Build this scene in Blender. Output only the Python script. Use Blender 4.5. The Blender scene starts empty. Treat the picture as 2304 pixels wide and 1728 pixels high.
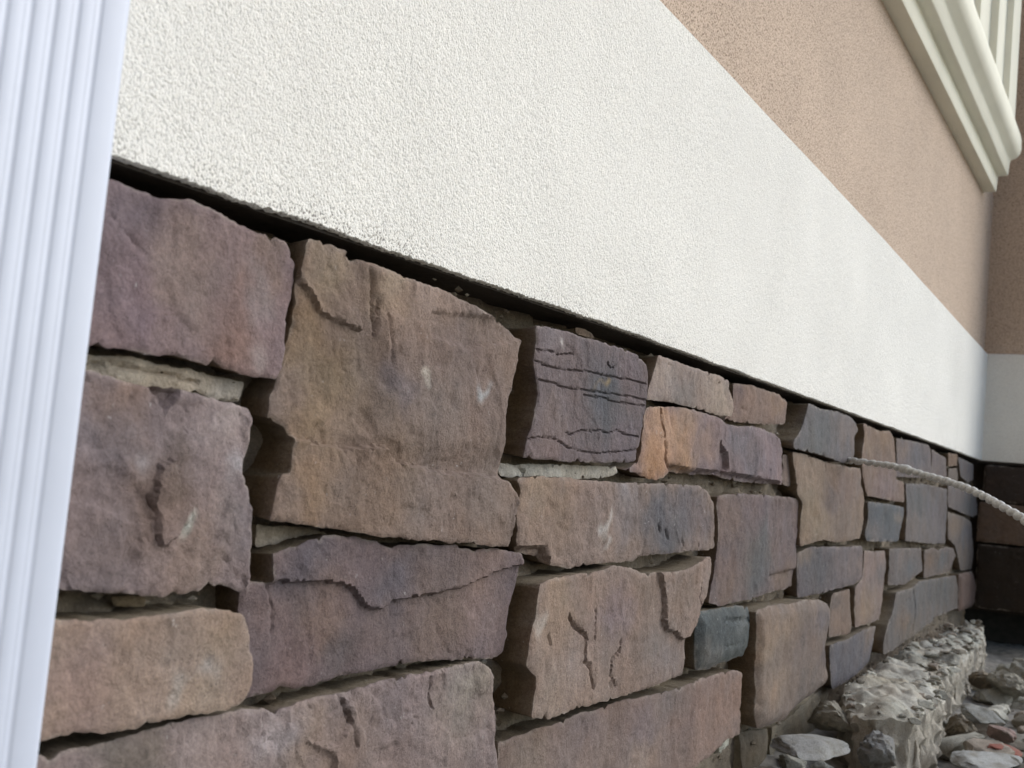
import bpy, math, random
import numpy as np
from mathutils import Matrix, Vector, geometry

scene = bpy.context.scene
COL = scene.collection
# ------------------------------------------------------------------ camera
cam_d = bpy.data.cameras.new('camera')
cam = bpy.data.objects.new('camera', cam_d)
COL.objects.link(cam)
scene.camera = cam
YAW, PITCH, ROLL = (0.545017, 0.075716, 0.091947)
CAM_POS = Vector((0.0, -0.54, 0.45))
_f = Vector((math.cos(YAW) * math.cos(PITCH), math.sin(YAW) * math.cos(PITCH), math.sin(PITCH)))
_r = _f.cross(Vector((0, 0, 1))).normalized()
_u = _r.cross(_f)
_r2 = _r * math.cos(ROLL) + _u * math.sin(ROLL)
_u2 = -_r * math.sin(ROLL) + _u * math.cos(ROLL)
cam.matrix_world = Matrix(((_r2.x, _u2.x, -_f.x, CAM_POS.x), (_r2.y, _u2.y, -_f.y, CAM_POS.y),
                           (_r2.z, _u2.z, -_f.z, CAM_POS.z), (0, 0, 0, 1)))
cam_d.sensor_width = 36.0
cam_d.lens = 38.010
cam_d.clip_start = 0.02
cam_d.clip_end = 3000.0
cam_d.dof.use_dof = True
cam_d.dof.focus_distance = 1.05
cam_d.dof.aperture_fstop = 13.0
# ------------------------------------------------------------------ sky, sun, exposure
TO_SUN = Vector((0.62, -0.58, 0.58)).normalized()
world = bpy.data.worlds.new('World')
scene.world = world
world.use_nodes = True
wn, wl = world.node_tree.nodes, world.node_tree.links
wn.clear()
w_out = wn.new('ShaderNodeOutputWorld')
w_bg = wn.new('ShaderNodeBackground')
w_sky = wn.new('ShaderNodeTexSky')
w_sky.sky_type = 'NISHITA'
w_sky.sun_disc = False
w_sky.sun_elevation = math.asin(TO_SUN.z)
w_sky.sun_rotation = math.atan2(TO_SUN.x, TO_SUN.y)
w_bg.inputs['Strength'].default_value = 0.12
wl.new(w_sky.outputs[0], w_bg.inputs[0])
wl.new(w_bg.outputs[0], w_out.inputs[0])
sun_d = bpy.data.lights.new('sun', 'SUN')
sun_d.energy = 1.25
sun_d.angle = math.radians(60)
sun_d.color = (1.0, 0.985, 0.95)
sun = bpy.data.objects.new('sun', sun_d)
COL.objects.link(sun)
sun.rotation_euler = TO_SUN.to_track_quat('Z', 'Y').to_euler()
sun.location = (0, -3, 4)
scene.view_settings.view_transform = 'Standard'
scene.view_settings.look = 'None'
scene.view_settings.exposure = 0.92
scene.view_settings.gamma = 1.0
scene.view_settings.use_curve_mapping = False
ILLUM = (0.90, 0.935, 1.01)     # light level the picked surface colours were seen under
DESAT = 0.32

# ------------------------------------------------------------------ helpers
def lin(h, ill=True):
    v = [int(h[i:i + 2], 16) / 255 for i in (0, 2, 4)]
    v = [c / 12.92 if c <= 0.04045 else ((c + 0.055) / 1.055) ** 2.4 for c in v]
    if ill:
        lum = 0.3 * v[0] + 0.55 * v[1] + 0.15 * v[2]
        v = [min(0.9, (c * (1 - DESAT) + lum * DESAT) / k) for c, k in zip(v, ILLUM)]
    return np.array(v)

def _hash(ix, iy, seed):
    h = (ix.astype(np.int64) * 374761393 + iy.astype(np.int64) * 668265263 + seed * 1442695041) & 0xffffffff
    h = ((h ^ (h >> 13)) * 1274126177) & 0xffffffff
    h = (h ^ (h >> 16)) & 0xffffffff
    return h

def vnoise(x, y, seed=0):
    """2-D gradient noise, about -1..1"""
    x = np.asarray(x, float); y = np.asarray(y, float)
    ix = np.floor(x); iy = np.floor(y)
    fx = x - ix; fy = y - iy
    u = fx * fx * fx * (fx * (fx * 6 - 15) + 10); v = fy * fy * fy * (fy * (fy * 6 - 15) + 10)
    def g(dx, dy):
        a = _hash(ix + dx, iy + dy, seed) / 4294967296.0 * 2 * math.pi
        return np.cos(a) * (fx - dx) + np.sin(a) * (fy - dy)
    a = g(0, 0); b = g(1, 0); c = g(0, 1); d = g(1, 1)
    return ((a + (b - a) * u) * (1 - v) + (c + (d - c) * u) * v) * 1.5

def fbm(x, y, seed=0, octv=4, gain=0.5):
    s = 0; a = 1.0; k = 1.0
    for i in range(octv):
        s = s + a * vnoise(x * k, y * k, seed + i * 17)
        a *= gain; k *= 2.03
    return s

def seg_dist(P, A, B):
    d = B - A
    t = np.clip(((P[:, None, 0] - A[None, :, 0]) * d[None, :, 0] + (P[:, None, 1] - A[None, :, 1]) * d[None, :, 1]) /
                (np.maximum((d ** 2).sum(1), 1e-14))[None, :], 0, 1)
    qx = A[None, :, 0] + t * d[None, :, 0] - P[:, None, 0]
    qy = A[None, :, 1] + t * d[None, :, 1] - P[:, None, 1]
    return np.sqrt((qx * qx + qy * qy).min(1))

def poly_dist(P, poly):
    out = np.empty(len(P))
    for s in range(0, len(P), 4000):
        out[s:s + 4000] = seg_dist(P[s:s + 4000], poly, np.roll(poly, -1, 0))
    return out

def line_dist(P, pl):
    return seg_dist(P, pl[:-1], pl[1:])

def inside(P, poly):
    x, y = P[:, 0], P[:, 1]
    r = np.zeros(len(P), bool)
    n = len(poly)
    for i in range(n):
        x1, y1 = poly[i]; x2, y2 = poly[(i + 1) % n]
        c = ((y1 > y) != (y2 > y))
        if y1 != y2:
            r ^= c & (x < (x2 - x1) * (y - y1) / (y2 - y1) + x1)
    return r

def area2(p):
    return float(np.sum(p[:, 0] * np.roll(p[:, 1], -1) - np.roll(p[:, 0], -1) * p[:, 1]))

def resample(poly, step):
    out = []
    n = len(poly)
    for i in range(n):
        a = poly[i]; b = poly[(i + 1) % n]
        m = max(1, int(round(np.linalg.norm(b - a) / step)))
        for k in range(m):
            out.append(a + (b - a) * k / m)
    return np.array(out)

def smooth01(t):
    t = np.clip(t, 0, 1)
    return t * t * (3 - 2 * t)

def new_obj(name, me, parent=None, mats=()):
    o = bpy.data.objects.new(name, me)
    COL.objects.link(o)
    for m in mats:
        me.materials.append(m)
    if parent is not None:
        o.parent = parent
    return o

def tag(o, label=None, cat=None, group=None, kind=None):
    if label: o['label'] = label
    if cat: o['category'] = cat
    if group: o['group'] = group
    if kind: o['kind'] = kind
    return o

def mesh_from(name, verts, faces, cols=None, sharp=35, centre=None):
    """verts Nx3 world; the object origin is put at centre"""
    v = np.asarray(verts, float)
    c = np.zeros(3) if centre is None else np.asarray(centre, float)
    me = bpy.data.meshes.new(name)
    me.from_pydata((v - c).tolist(), [], faces)
    if cols is not None:
        at = me.color_attributes.new('Col', 'FLOAT_COLOR', 'POINT')
        rgba = np.ones((len(v), 4), np.float32); rgba[:, :3] = cols
        at.data.foreach_set('color', rgba.ravel())
    if sharp:
        me.polygons.foreach_set('use_smooth', [True] * len(me.polygons))
        me.set_sharp_from_angle(angle=math.radians(sharp))
    me.update()
    return me

def rough_slab(name, outline, depth, base, blobs=(), feats=(), rel=1.0, step=0.0025, edge=0.0, seed=0, side='7d6a4c',
               mapf=None, back=-0.004, dust='', rim=0.5, lumps=0.0, parent=None, mat=None, jit=0.0009, grain=(1.0, 1.0), flank=(0.0016, 60.0, 4), chip=1.0):
    """a stone: rough outline (u, v), a face in relief at height depth and rough flanks running back"""
    poly = np.array(outline, float)
    if area2(poly) < 0: poly = poly[::-1]
    b = resample(poly, step)
    # soften traced corners a little, then chip the outline
    b = 0.25 * np.roll(b, 1, 0) + 0.5 * b + 0.25 * np.roll(b, -1, 0)
    tg = np.roll(b, -1, 0) - np.roll(b, 1, 0)
    nr = np.stack([tg[:, 1], -tg[:, 0]], 1); nr /= np.maximum(np.linalg.norm(nr, axis=1), 1e-9)[:, None]
    off = jit * (fbm(b[:, 0] * 90, b[:, 1] * 90, seed, 4, 0.65) + 0.9 * fbm(b[:, 0] * 30, b[:, 1] * 30, seed + 1, 2))
    arc = np.concatenate([[0], np.cumsum(np.linalg.norm(np.roll(b, -1, 0) - b, axis=1))])[:-1]
    per = arc[-1] + step
    rc = random.Random(seed * 3 + 1)
    for _ in range(int(per / 0.10)):
        c0 = rc.uniform(0, per); wd = rc.uniform(0.004, 0.014); dp = rc.uniform(0.001, 0.0045) * chip; sk = rc.uniform(.25, .75)
        q = (arc - c0) / wd
        off = off - dp * np.where((q > 0) & (q < 1), np.minimum(q / sk, (1 - q) / (1 - sk)), 0)
    b = b + nr * off[:, None]
    lo = b.min(0); hi = b.max(0)
    gx = np.arange(lo[0], hi[0], step); gy = np.arange(lo[1], hi[1], step * 0.92)
    X, Y = np.meshgrid(gx, gy)
    X = X + (np.arange(len(gy)) % 2)[:, None] * step * 0.5
    rng = np.random.RandomState(seed)
    P = np.stack([X.ravel(), Y.ravel()], 1) + rng.uniform(-.18, .18, (X.size, 2)) * step
    P = P[inside(P, b)]
    d = poly_dist(P, b)
    P = P[d > step * 0.55]
    nb = len(b)
    allp = np.concatenate([b, P])
    r = geometry.delaunay_2d_cdt([Vector(p) for p in allp], [(i, (i + 1) % nb) for i in range(nb)], [], 1, 1e-7, True)
    V2 = np.array([tuple(p) for p in r[0]])
    tr = np.array([tuple(f) for f in r[2]])
    tris = [tuple(int(i) for i in f) for f in tr[inside(V2[tr].mean(1), b)]]     # keep concave edges open
    # which output vertex came from each boundary input
    back_of = {}
    for oi, ins in enumerate(r[3]):
        for i in ins: back_of[i] = oi
    loop = []
    for i in range(nb):
        o_ = back_of.get(i)
        if o_ is not None and (not loop or loop[-1] != o_): loop.append(o_)
    x, y = V2[:, 0], V2[:, 1]
    dist = poly_dist(V2, b)
    # ---- relief
    rp_ = random.Random(seed + 5)
    sx_, sy_ = hi - lo
    def planes(k):
        out_ = None
        for _ in range(k):
            px_, py_ = lo[0] + sx_ * rp_.random(), lo[1] + sy_ * rp_.random()
            q = rp_.uniform(0, 0.0035) + rp_.gauss(0, 0.045) * (x - px_) + rp_.gauss(0, 0.035) * (y - py_) + 0.0006 * fbm(x * 28, y * 28, seed + 7 + _, 3)
            out_ = q if out_ is None else np.minimum(out_, q)
        return out_
    h = rel * np.clip(np.maximum(np.maximum(planes(3), planes(3)), planes(3)), -0.005, 0.006)
    h = h + 0.0011 * rel * fbm(x * 11, y * 11, seed + 3, 3)
    t = fbm(x * 10 * grain[0], y * 9 * grain[1], seed + 9, 3, 0.5) * 1.8          # cleft terraces
    fl = np.floor(t); fr = t - fl
    h = h + 0.0010 * rel * (fl + smooth01((fr - 0.94) / 0.06))
    h = h + 0.0007 * rel * fbm(x * 70, y * 70, seed + 5, 4, 0.6)
    rg = 1 - np.abs(fbm(x * 38, y * 24, seed + 21, 3, 0.5))
    h = h - 0.0009 * rel * np.clip((rg - 0.90) / 0.10, 0, 1) * (fbm(x * 15, y * 15, seed + 22, 2) > 0.15)
    if lumps:
        h = h + lumps * (1.9 * np.abs(fbm(x * 9, y * 9, seed + 31, 3, 0.45)) + 0.3 * np.abs(fbm(x * 40, y * 40, seed + 33, 2, .5)))
    for ty, fp, amt, w in feats:
        fp = np.array(fp, float) / 1000
        wob = 0.0012 * fbm(x * 120, y * 120, seed + 41, 3, .6)
        if ty == 'poly':
            w = w * 0.5
            sd = poly_dist(V2, fp) * np.where(inside(V2, fp), 1, -1) + wob
            h = h + amt * smooth01((sd + w) / (2 * w))
        else:
            dd = line_dist(V2, fp) + wob * 0.5
            h = h + amt * (1 - smooth01(dd / w))
    rr = 0.0012 + 0.0008 * fbm(x * 25, y * 25, seed + 6, 2) + edge * 0.006
    e = np.clip(1 - dist / np.maximum(rr * (1.6 + edge), 1e-4), 0, 1)
    h = h - np.maximum(rr, 0.0008) * e * e
    h = h - h[loop].mean()
    front = depth + h
    # ---- colour of the stone, far ones with dimmer light mixed in
    cb = lin(base)
    C = np.tile(cb, (len(V2), 1))
    wx = x + 0.012 * fbm(x * 30, y * 30, seed + 51, 3); wy = y + 0.016 * fbm(x * 26, y * 20, seed + 52, 3)
    for (bx, bz, br, bc, *ex) in blobs:
        brx = ex[0] if ex else br
        q = np.exp(-(((wx - bx / 1000) / (brx / 1000)) ** 2 + ((wy - bz / 1000) * 0.85 / (br / 1000)) ** 2) ** 1.2)
        q = (q * 0.95)[:, None]
        C = C * (1 - q) + lin(bc) * q
    m = 1 + 0.11 * fbm(x * 22, y * 14, seed + 61, 4, .6) + 0.05 * fbm(x * 120, y * 95, seed + 62, 3, .6)
    C = C * m[:, None]
    warm = 0.05 * fbm(x * 17, y * 17, seed + 63, 3)
    C = C * np.stack([1 + warm, np.ones_like(warm), 1 - warm], 1)
    if rim:
        wr = rim * np.clip(1 - dist / 0.0022, 0, 1) * np.clip(0.35 + fbm(x * 45, y * 45, seed + 71, 3), 0, 1)
        C = C * (1 - wr[:, None]) + lin('a59c93') * wr[:, None]
    # ---- flanks
    nl = len(loop)
    L2 = V2[loop]
    tg = np.roll(L2, -1, 0) - np.roll(L2, 1, 0)
    nr = np.stack([tg[:, 1], -tg[:, 0]], 1); nr /= np.maximum(np.linalg.norm(nr, axis=1), 1e-9)[:, None]
    verts2 = [V2]; hs = [front]; cols = [C]
    sc_ = lin(side)
    fh = front[loop]
    ids = [np.array(loop)]
    base_i = len(V2)
    tot = depth - back
    fa, ff, nring = flank
    nw = max(2, int(0.012 / step))
    L2s = sum(np.roll(L2, k, 0) for k in range(-nw, nw + 1)) / (2 * nw + 1)      # chips do not run through the whole thickness
    L2s = L2s * 0.85 + L2 * 0.15
    rings = [0.0028] + [tot * (k + 1) / (nring - 1) for k in range(nring - 1)]
    for k, fr_ in enumerate(rings):
        last = k == nring - 1
        hk = np.full(nl, back) if last else np.maximum(fh - fr_, back + 0.001)
        amp = fa * (0.2 if k == 0 else 1.0)
        o_ = amp * fbm(L2[:, 0] * ff + hk * ff * 0.9, L2[:, 1] * ff - hk * ff * 1.2, seed + 80, 3, .6) - (0.0015 if k else 0.0004)
        kf = min(1.0, k / 2.0)
        q = (L2 * (1 - kf) + L2s * kf) + nr * o_[:, None]
        verts2.append(q); hs.append(hk)
        cc = np.tile(sc_, (nl, 1)) * (1 + 0.16 * fbm(L2[:, 0] * 40, hk * 40 + L2[:, 1] * 40, seed + 90, 3, .6))[:, None]
        mixf = (0.45, 0.0, 0.0, 0.0)[min(k, 3)]
        cc = cc * (1 - mixf) + C[loop] * mixf
        if dust:
            up = np.clip((nr[:, 1] - 0.45) / 0.4, 0, 1) * np.clip(0.65 + 0.5 * fbm(L2[:, 0] * 30, hk * 60, seed + 95, 3), 0, 1)
            cc = cc * (1 - up[:, None]) + lin(dust) * up[:, None]
        cols.append(cc)
        ids.append(base_i + np.arange(nl)); base_i += nl
    faces = tris
    for k in range(nring):
        a, c_ = ids[k], ids[k + 1]
        a2, c2 = np.roll(a, -1), np.roll(c_, -1)
        faces += [(int(p), int(s), int(r_), int(q)) for p, q, r_, s in zip(a, a2, c2, c_)]
    U = np.concatenate(verts2); Hh = np.concatenate(hs); CC = np.clip(np.concatenate(cols), 0.004, 0.9)
    W = mapf(U[:, 0], U[:, 1], Hh)
    ctr = W.mean(0); ctr[2] = W[:, 2].min()
    me = mesh_from(name, W, faces, CC, 38, ctr)
    # make the face look outwards
    o = new_obj(name, me, parent, [mat])
    o.location = ctr
    return o

def wall_map(u, v, h):                         # main wall: u = x, v = z, relief towards -y
    return np.stack([u, -h, v], 1)

L_END = 3.70
def end_map(u, v, h):                          # return wall: u = -y, v = z, relief towards -x
    return np.stack([L_END + 0.045 - h, -u, v], 1)

def top_map(u, v, h):                          # things lying on the ground: relief upwards
    return np.stack([u, v, h], 1)

# ------------------------------------------------------------------ materials
def mat_new(name):
    m = bpy.data.materials.new(name)
    m.use_nodes = True
    nt = m.node_tree
    return m, nt.nodes, nt.links, nt.nodes['Principled BSDF']

def N(nodes, t, **kw):
    n = nodes.new(t)
    for k, v in kw.items():
        if k in ('operation', 'blend_type', 'data_type', 'noise_dimensions', 'feature', 'attribute_name', 'clamp', 'musgrave_type', 'distance'):
            setattr(n, k, v)
        else:
            n.inputs[k].default_value = v
    return n

def ramp(nodes, stops):
    r = nodes.new('ShaderNodeValToRGB')
    el = r.color_ramp.elements
    while len(el) < len(stops): el.new(0.5)
    for e, (p, c) in zip(el, stops):
        e.position = p
        e.color = (*c, 1) if len(c) == 3 else c
    return r

def g3(v): return (v, v, v)

def stone_material(name='stone', bump=1.0, rough=0.88, flecks=True):
    m, n, l, bs = mat_new(name)
    at = N(n, 'ShaderNodeAttribute', attribute_name='Col')
    geo = n.new('ShaderNodeNewGeometry')
    mp = n.new('ShaderNodeMapping'); mp.inputs['Scale'].default_value = (1, 1, 0.9)
    l.new(geo.outputs['Position'], mp.inputs[0])
    n1 = N(n, 'ShaderNodeTexNoise', Scale=430.0, Detail=6.0, Roughness=0.75); l.new(geo.outputs['Position'], n1.inputs['Vector'])
    n2 = N(n, 'ShaderNodeTexNoise', Scale=150.0, Detail=5.0, Roughness=0.65); l.new(mp.outputs[0], n2.inputs['Vector'])
    r1 = ramp(n, [(0.30, g3(0.72)), (0.5, g3(1.0)), (0.70, g3(1.24))]); l.new(n1.outputs[0], r1.inputs[0])
    r2 = ramp(n, [(0.3, g3(0.86)), (0.5, g3(1.0)), (0.72, g3(1.13))]); l.new(n2.outputs[0], r2.inputs[0])
    m1 = N(n, 'ShaderNodeMixRGB', blend_type='MULTIPLY', Fac=1.0); l.new(at.outputs['Color'], m1.inputs[1]); l.new(r1.outputs[0], m1.inputs[2])
    m2 = N(n, 'ShaderNodeMixRGB', blend_type='MULTIPLY', Fac=1.0); l.new(m1.outputs[0], m2.inputs[1]); l.new(r2.outputs[0], m2.inputs[2])
    last = m2
    n3 = N(n, 'ShaderNodeTexNoise', Scale=34.0, Detail=4.0, Roughness=0.6); l.new(geo.outputs['Position'], n3.inputs['Vector'])
    n4 = N(n, 'ShaderNodeTexNoise', Scale=210.0, Detail=3.0, Roughness=0.6); l.new(mp.outputs[0], n4.inputs['Vector'])
    if flecks:
        # lime flecks left on the face
        rf = ramp(n, [(0.66, g3(0)), (0.72, g3(1))]); l.new(n4.outputs[0], rf.inputs[0])
        rg = ramp(n, [(0.50, g3(0)), (0.66, g3(0.6))]); l.new(n3.outputs[0], rg.inputs[0])
        mf = N(n, 'ShaderNodeMath', operation='MULTIPLY'); l.new(rf.outputs[0], mf.inputs[0]); l.new(rg.outputs[0], mf.inputs[1])
        m3 = N(n, 'ShaderNodeMixRGB'); l.new(mf.outputs[0], m3.inputs[0]); l.new(last.outputs[0], m3.inputs[1]); m3.inputs[2].default_value = (0.5, 0.48, 0.46, 1)
        # dark pin holes
        vo = N(n, 'ShaderNodeTexVoronoi', Scale=190.0, Randomness=1.0); l.new(geo.outputs['Position'], vo.inputs['Vector'])
        rv = ramp(n, [(0.06, g3(1)), (0.13, g3(0))]); l.new(vo.outputs['Distance'], rv.inputs[0])
        rg2 = ramp(n, [(0.46, g3(0)), (0.56, g3(0.75))]); l.new(n3.outputs[0], rg2.inputs[0])
        mh = N(n, 'ShaderNodeMath', operation='MULTIPLY'); l.new(rv.outputs[0], mh.inputs[0]); l.new(rg2.outputs[0], mh.inputs[1])
        m4 = N(n, 'ShaderNodeMixRGB'); l.new(mh.outputs[0], m4.inputs[0]); l.new(m3.outputs[0], m4.inputs[1]); m4.inputs[2].default_value = (0.05, 0.04, 0.035, 1)
        last = m4
    l.new(last.outputs[0], bs.inputs['Base Color'])
    bs.inputs['Roughness'].default_value = rough
    bs.inputs['Specular IOR Level'].default_value = 0.25
    b1 = N(n, 'ShaderNodeBump', Strength=0.9 * bump, Distance=0.0016); l.new(n1.outputs[0], b1.inputs['Height'])
    b2 = N(n, 'ShaderNodeBump', Strength=0.6 * bump, Distance=0.0025); l.new(n2.outputs[0], b2.inputs['Height']); l.new(b1.outputs[0], b2.inputs['Normal'])
    l.new(b2.outputs[0], bs.inputs['Normal'])
    return m

def stucco_material(name, col, dark, scale=260.0, bump=1.0, pits=0.35, blotch=0.05, grime=None):
    m, n, l, bs = mat_new(name)
    geo = n.new('ShaderNodeNewGeometry')
    mp = n.new('ShaderNodeMapping'); mp.inputs['Rotation'].default_value = (0, math.radians(35), 0); mp.inputs['Scale'].default_value = (1, 1, 0.92)
    l.new(geo.outputs['Position'], mp.inputs[0])
    a = N(n, 'ShaderNodeTexNoise', Scale=scale, Detail=2.0, Roughness=0.5, Distortion=0.0); l.new(mp.outputs[0], a.inputs['Vector'])
    b = N(n, 'ShaderNodeTexNoise', Scale=scale * 2.6, Detail=4.0, Roughness=0.6); l.new(geo.outputs['Position'], b.inputs['Vector'])
    c = N(n, 'ShaderNodeTexNoise', Scale=5.0, Detail=4.0, Roughness=0.6); l.new(geo.outputs['Position'], c.inputs['Vector'])
    ad = N(n, 'ShaderNodeMath', operation='MULTIPLY_ADD'); l.new(b.outputs[0], ad.inputs[0]); ad.inputs[1].default_value = 0.35; l.new(a.outputs[0], ad.inputs[2])
    rp = ramp(n, [(0.53, g3(pits)), (0.66, g3(0.0))]); l.new(ad.outputs[0], rp.inputs[0])
    mx = N(n, 'ShaderNodeMixRGB'); mx.inputs[1].default_value = (*col, 1); mx.inputs[2].default_value = (*dark, 1); l.new(rp.outputs[0], mx.inputs[0])
    rb_ = ramp(n, [(0.3, g3(1 - blotch)), (0.7, g3(1 + blotch))]); l.new(c.outputs[0], rb_.inputs[0])
    mm = N(n, 'ShaderNodeMixRGB', blend_type='MULTIPLY', Fac=1.0); l.new(mx.outputs[0], mm.inputs[1]); l.new(rb_.outputs[0], mm.inputs[2])
    last = mm
    if grime is not None:
        sx = n.new('ShaderNodeSeparateXYZ'); l.new(geo.outputs['Position'], sx.inputs[0])
        gn = N(n, 'ShaderNodeTexNoise', Scale=9.0, Detail=5.0, Roughness=0.65); l.new(geo.outputs['Position'], gn.inputs['Vector'])
        # dirt splashed up from the foot of the band: ragged height, in flecks
        hm = N(n, 'ShaderNodeMapRange'); l.new(sx.outputs['Z'], hm.inputs[0])
        hm.inputs[1].default_value = grime; hm.inputs[2].default_value = grime + 0.035; hm.inputs[3].default_value = 1.0; hm.inputs[4].default_value = 0.0
        pw = N(n, 'ShaderNodeMath', operation='POWER'); l.new(hm.outputs[0], pw.inputs[0]); pw.inputs[1].default_value = 2.2
        gr = ramp(n, [(0.45, g3(0.05)), (0.68, g3(1.0))]); l.new(gn.outputs[0], gr.inputs[0])
        g1 = N(n, 'ShaderNodeMath', operation='MULTIPLY'); l.new(pw.outputs[0], g1.inputs[0]); l.new(gr.outputs[0], g1.inputs[1])
        fl = ramp(n, [(0.55, g3(1.0)), (0.63, g3(0.0))]); l.new(ad.outputs[0], fl.inputs[0])
        g2 = N(n, 'ShaderNodeMath', operation='MULTIPLY'); l.new(g1.outputs[0], g2.inputs[0]); l.new(fl.outputs[0], g2.inputs[1])
        mg = N(n, 'ShaderNodeMixRGB'); l.new(g2.outputs[0], mg.inputs[0]); l.new(mm.outputs[0], mg.inputs[1]); mg.inputs[2].default_value = (0.10, 0.085, 0.065, 1)
        last = mg
    l.new(last.outputs[0], bs.inputs['Base Color'])
    bs.inputs['Roughness'].default_value = 0.92
    bs.inputs['Specular IOR Level'].default_value = 0.2
    bp = N(n, 'ShaderNodeBump', Strength=0.65 * bump, Distance=0.0018); l.new(ad.outputs[0], bp.inputs['Height'])
    cz = N(n, 'ShaderNodeTexNoise', Scale=scale * 0.33, Detail=3.0, Roughness=0.6); l.new(geo.outputs['Position'], cz.inputs['Vector'])
    bp2 = N(n, 'ShaderNodeBump', Strength=0.45 * bump, Distance=0.003); l.new(cz.outputs[0], bp2.inputs['Height']); l.new(bp.outputs[0], bp2.inputs['Normal'])
    cy = N(n, 'ShaderNodeTexNoise', Scale=2.6, Detail=3.0, Roughness=0.5); l.new(geo.outputs['Position'], cy.inputs['Vector'])
    bp3 = N(n, 'ShaderNodeBump', Strength=0.25 * bump, Distance=0.02); l.new(cy.outputs[0], bp3.inputs['Height']); l.new(bp2.outputs[0], bp3.inputs['Normal'])
    l.new(bp3.outputs[0], bs.inputs['Normal'])
    return m

def plain_material(name, col, rough=0.6, spec=0.4, nscale=60.0, var=0.06, bump=0.0):
    m, n, l, bs = mat_new(name)
    geo = n.new('ShaderNodeNewGeometry')
    a = N(n, 'ShaderNodeTexNoise', Scale=nscale, Detail=4.0, Roughness=0.6); l.new(geo.outputs['Position'], a.inputs['Vector'])
    r = ramp(n, [(0.3, tuple(c * (1 - var) for c in col)), (0.7, tuple(min(1, c * (1 + var)) for c in col))]); l.new(a.outputs[0], r.inputs[0])
    l.new(r.outputs[0], bs.inputs['Base Color'])
    bs.inputs['Roughness'].default_value = rough
    bs.inputs['Specular IOR Level'].default_value = spec
    if bump:
        bp = N(n, 'ShaderNodeBump', Strength=bump, Distance=0.002); l.new(a.outputs[0], bp.inputs['Height']); l.new(bp.outputs[0], bs.inputs['Normal'])
    return m

M_STONE = stone_material('stone_veneer')
M_MORTAR = stone_material('mortar', 1.2, 0.95, False)
M_WHITE = stucco_material('white_stucco', (0.81, 0.795, 0.735), (0.42, 0.41, 0.37), 560.0, 1.15, 0.5, 0.035, 0.602)
M_TAN = stucco_material('tan_stucco', (0.56, 0.44, 0.34), (0.17, 0.12, 0.08), 420.0, 1.1, 0.95)
M_TRIM = stucco_material('cream_trim', (0.78, 0.76, 0.63), (0.66, 0.64, 0.52), 500.0, 0.25, 0.25)
M_FLASH = plain_material('dark_flashing', (0.035, 0.027, 0.022), 0.75, 0.3, 90, 0.35, 0.3)
M_PAINT = plain_material('white_paint', (0.54, 0.585, 0.68), 0.42, 0.5, 14, 0.035, 0.05)
M_ROPE = plain_material('rope_fibre', (0.52, 0.52, 0.49), 0.5, 0.5, 300, 0.3, 0.3)
M_SOIL = plain_material('soil', (0.20, 0.19, 0.17), 0.97, 0.1, 45, 0.45, 1.0)
M_DARK = plain_material('dark_void', (0.03, 0.026, 0.022), 0.95, 0.1, 40, 0.3)

# ------------------------------------------------------------------ ground
WALL_X0 = -0.55
def ground_z(x, y):
    x = np.asarray(x, float); y = np.asarray(y, float)
    m = 0.03 * np.exp(-((y + 0.03) / 0.13) ** 2) * smooth01((x - 0.2) / 0.8) * (1 - smooth01((x - 3.6) / 0.2))
    near = np.exp(-((x - 1.8) / 3.0) ** 2 - (y / 1.5) ** 2)
    return m + near * (0.010 * fbm(x * 6, y * 6, 301, 4) + 0.004 * fbm(x * 40, y * 40, 302, 3))

def make_ground():
    xs = np.unique(np.round(np.concatenate([np.linspace(-900, -4, 14), np.arange(-4, 0.6, 0.15), np.arange(0.6, 4.4, 0.014), np.arange(4.4, 9, 0.3), np.linspace(9, 900, 14)]), 4))
    ys = np.unique(np.round(np.concatenate([np.linspace(-900, -4, 14), np.arange(-4, -0.75, 0.15), np.arange(-0.75, 0.05, 0.012), np.arange(0.05, 1.0, 0.2), np.linspace(1.2, 900, 10)]), 4))
    X, Y = np.meshgrid(xs, ys)
    Z = ground_z(X, Y)
    V = np.stack([X.ravel(), Y.ravel(), Z.ravel()], 1)
    nx, ny = len(xs), len(ys)
    F = [(j * nx + i, j * nx + i + 1, (j + 1) * nx + i + 1, (j + 1) * nx + i) for j in range(ny - 1) for i in range(nx - 1)]
    o = new_obj('ground', mesh_from('ground', V, F, None, 60), None, [M_SOIL])
    tag(o, 'dark bare soil at the foot of the wall', kind='structure')
make_ground()

def box_mesh(name, x0, x1, y0, y1, z0, z1, bev=0.0):
    V = [(x, y, z) for x in (x0, x1) for y in (y0, y1) for z in (z0, z1)]
    F = [(0, 1, 3, 2), (4, 6, 7, 5), (0, 4, 5, 1), (2, 3, 7, 6), (0, 2, 6, 4), (1, 5, 7, 3)]
    me = bpy.data.meshes.new(name)
    c = np.array(((x0 + x1) / 2, (y0 + y1) / 2, z0))
    me.from_pydata((np.array(V) - c).tolist(), [], F)
    if bev:
        import bmesh
        bm = bmesh.new(); bm.from_mesh(me)
        bmesh.ops.bevel(bm, geom=bm.edges[:], offset=bev, segments=2, affect='EDGES')
        bm.to_mesh(me); bm.free()
    return me, c

def box(name, *a, parent=None, mat=None, bev=0.0):
    me, c = box_mesh(name, *a, bev=bev)
    o = new_obj(name, me, parent, [mat]); o.location = c
    return o

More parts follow.
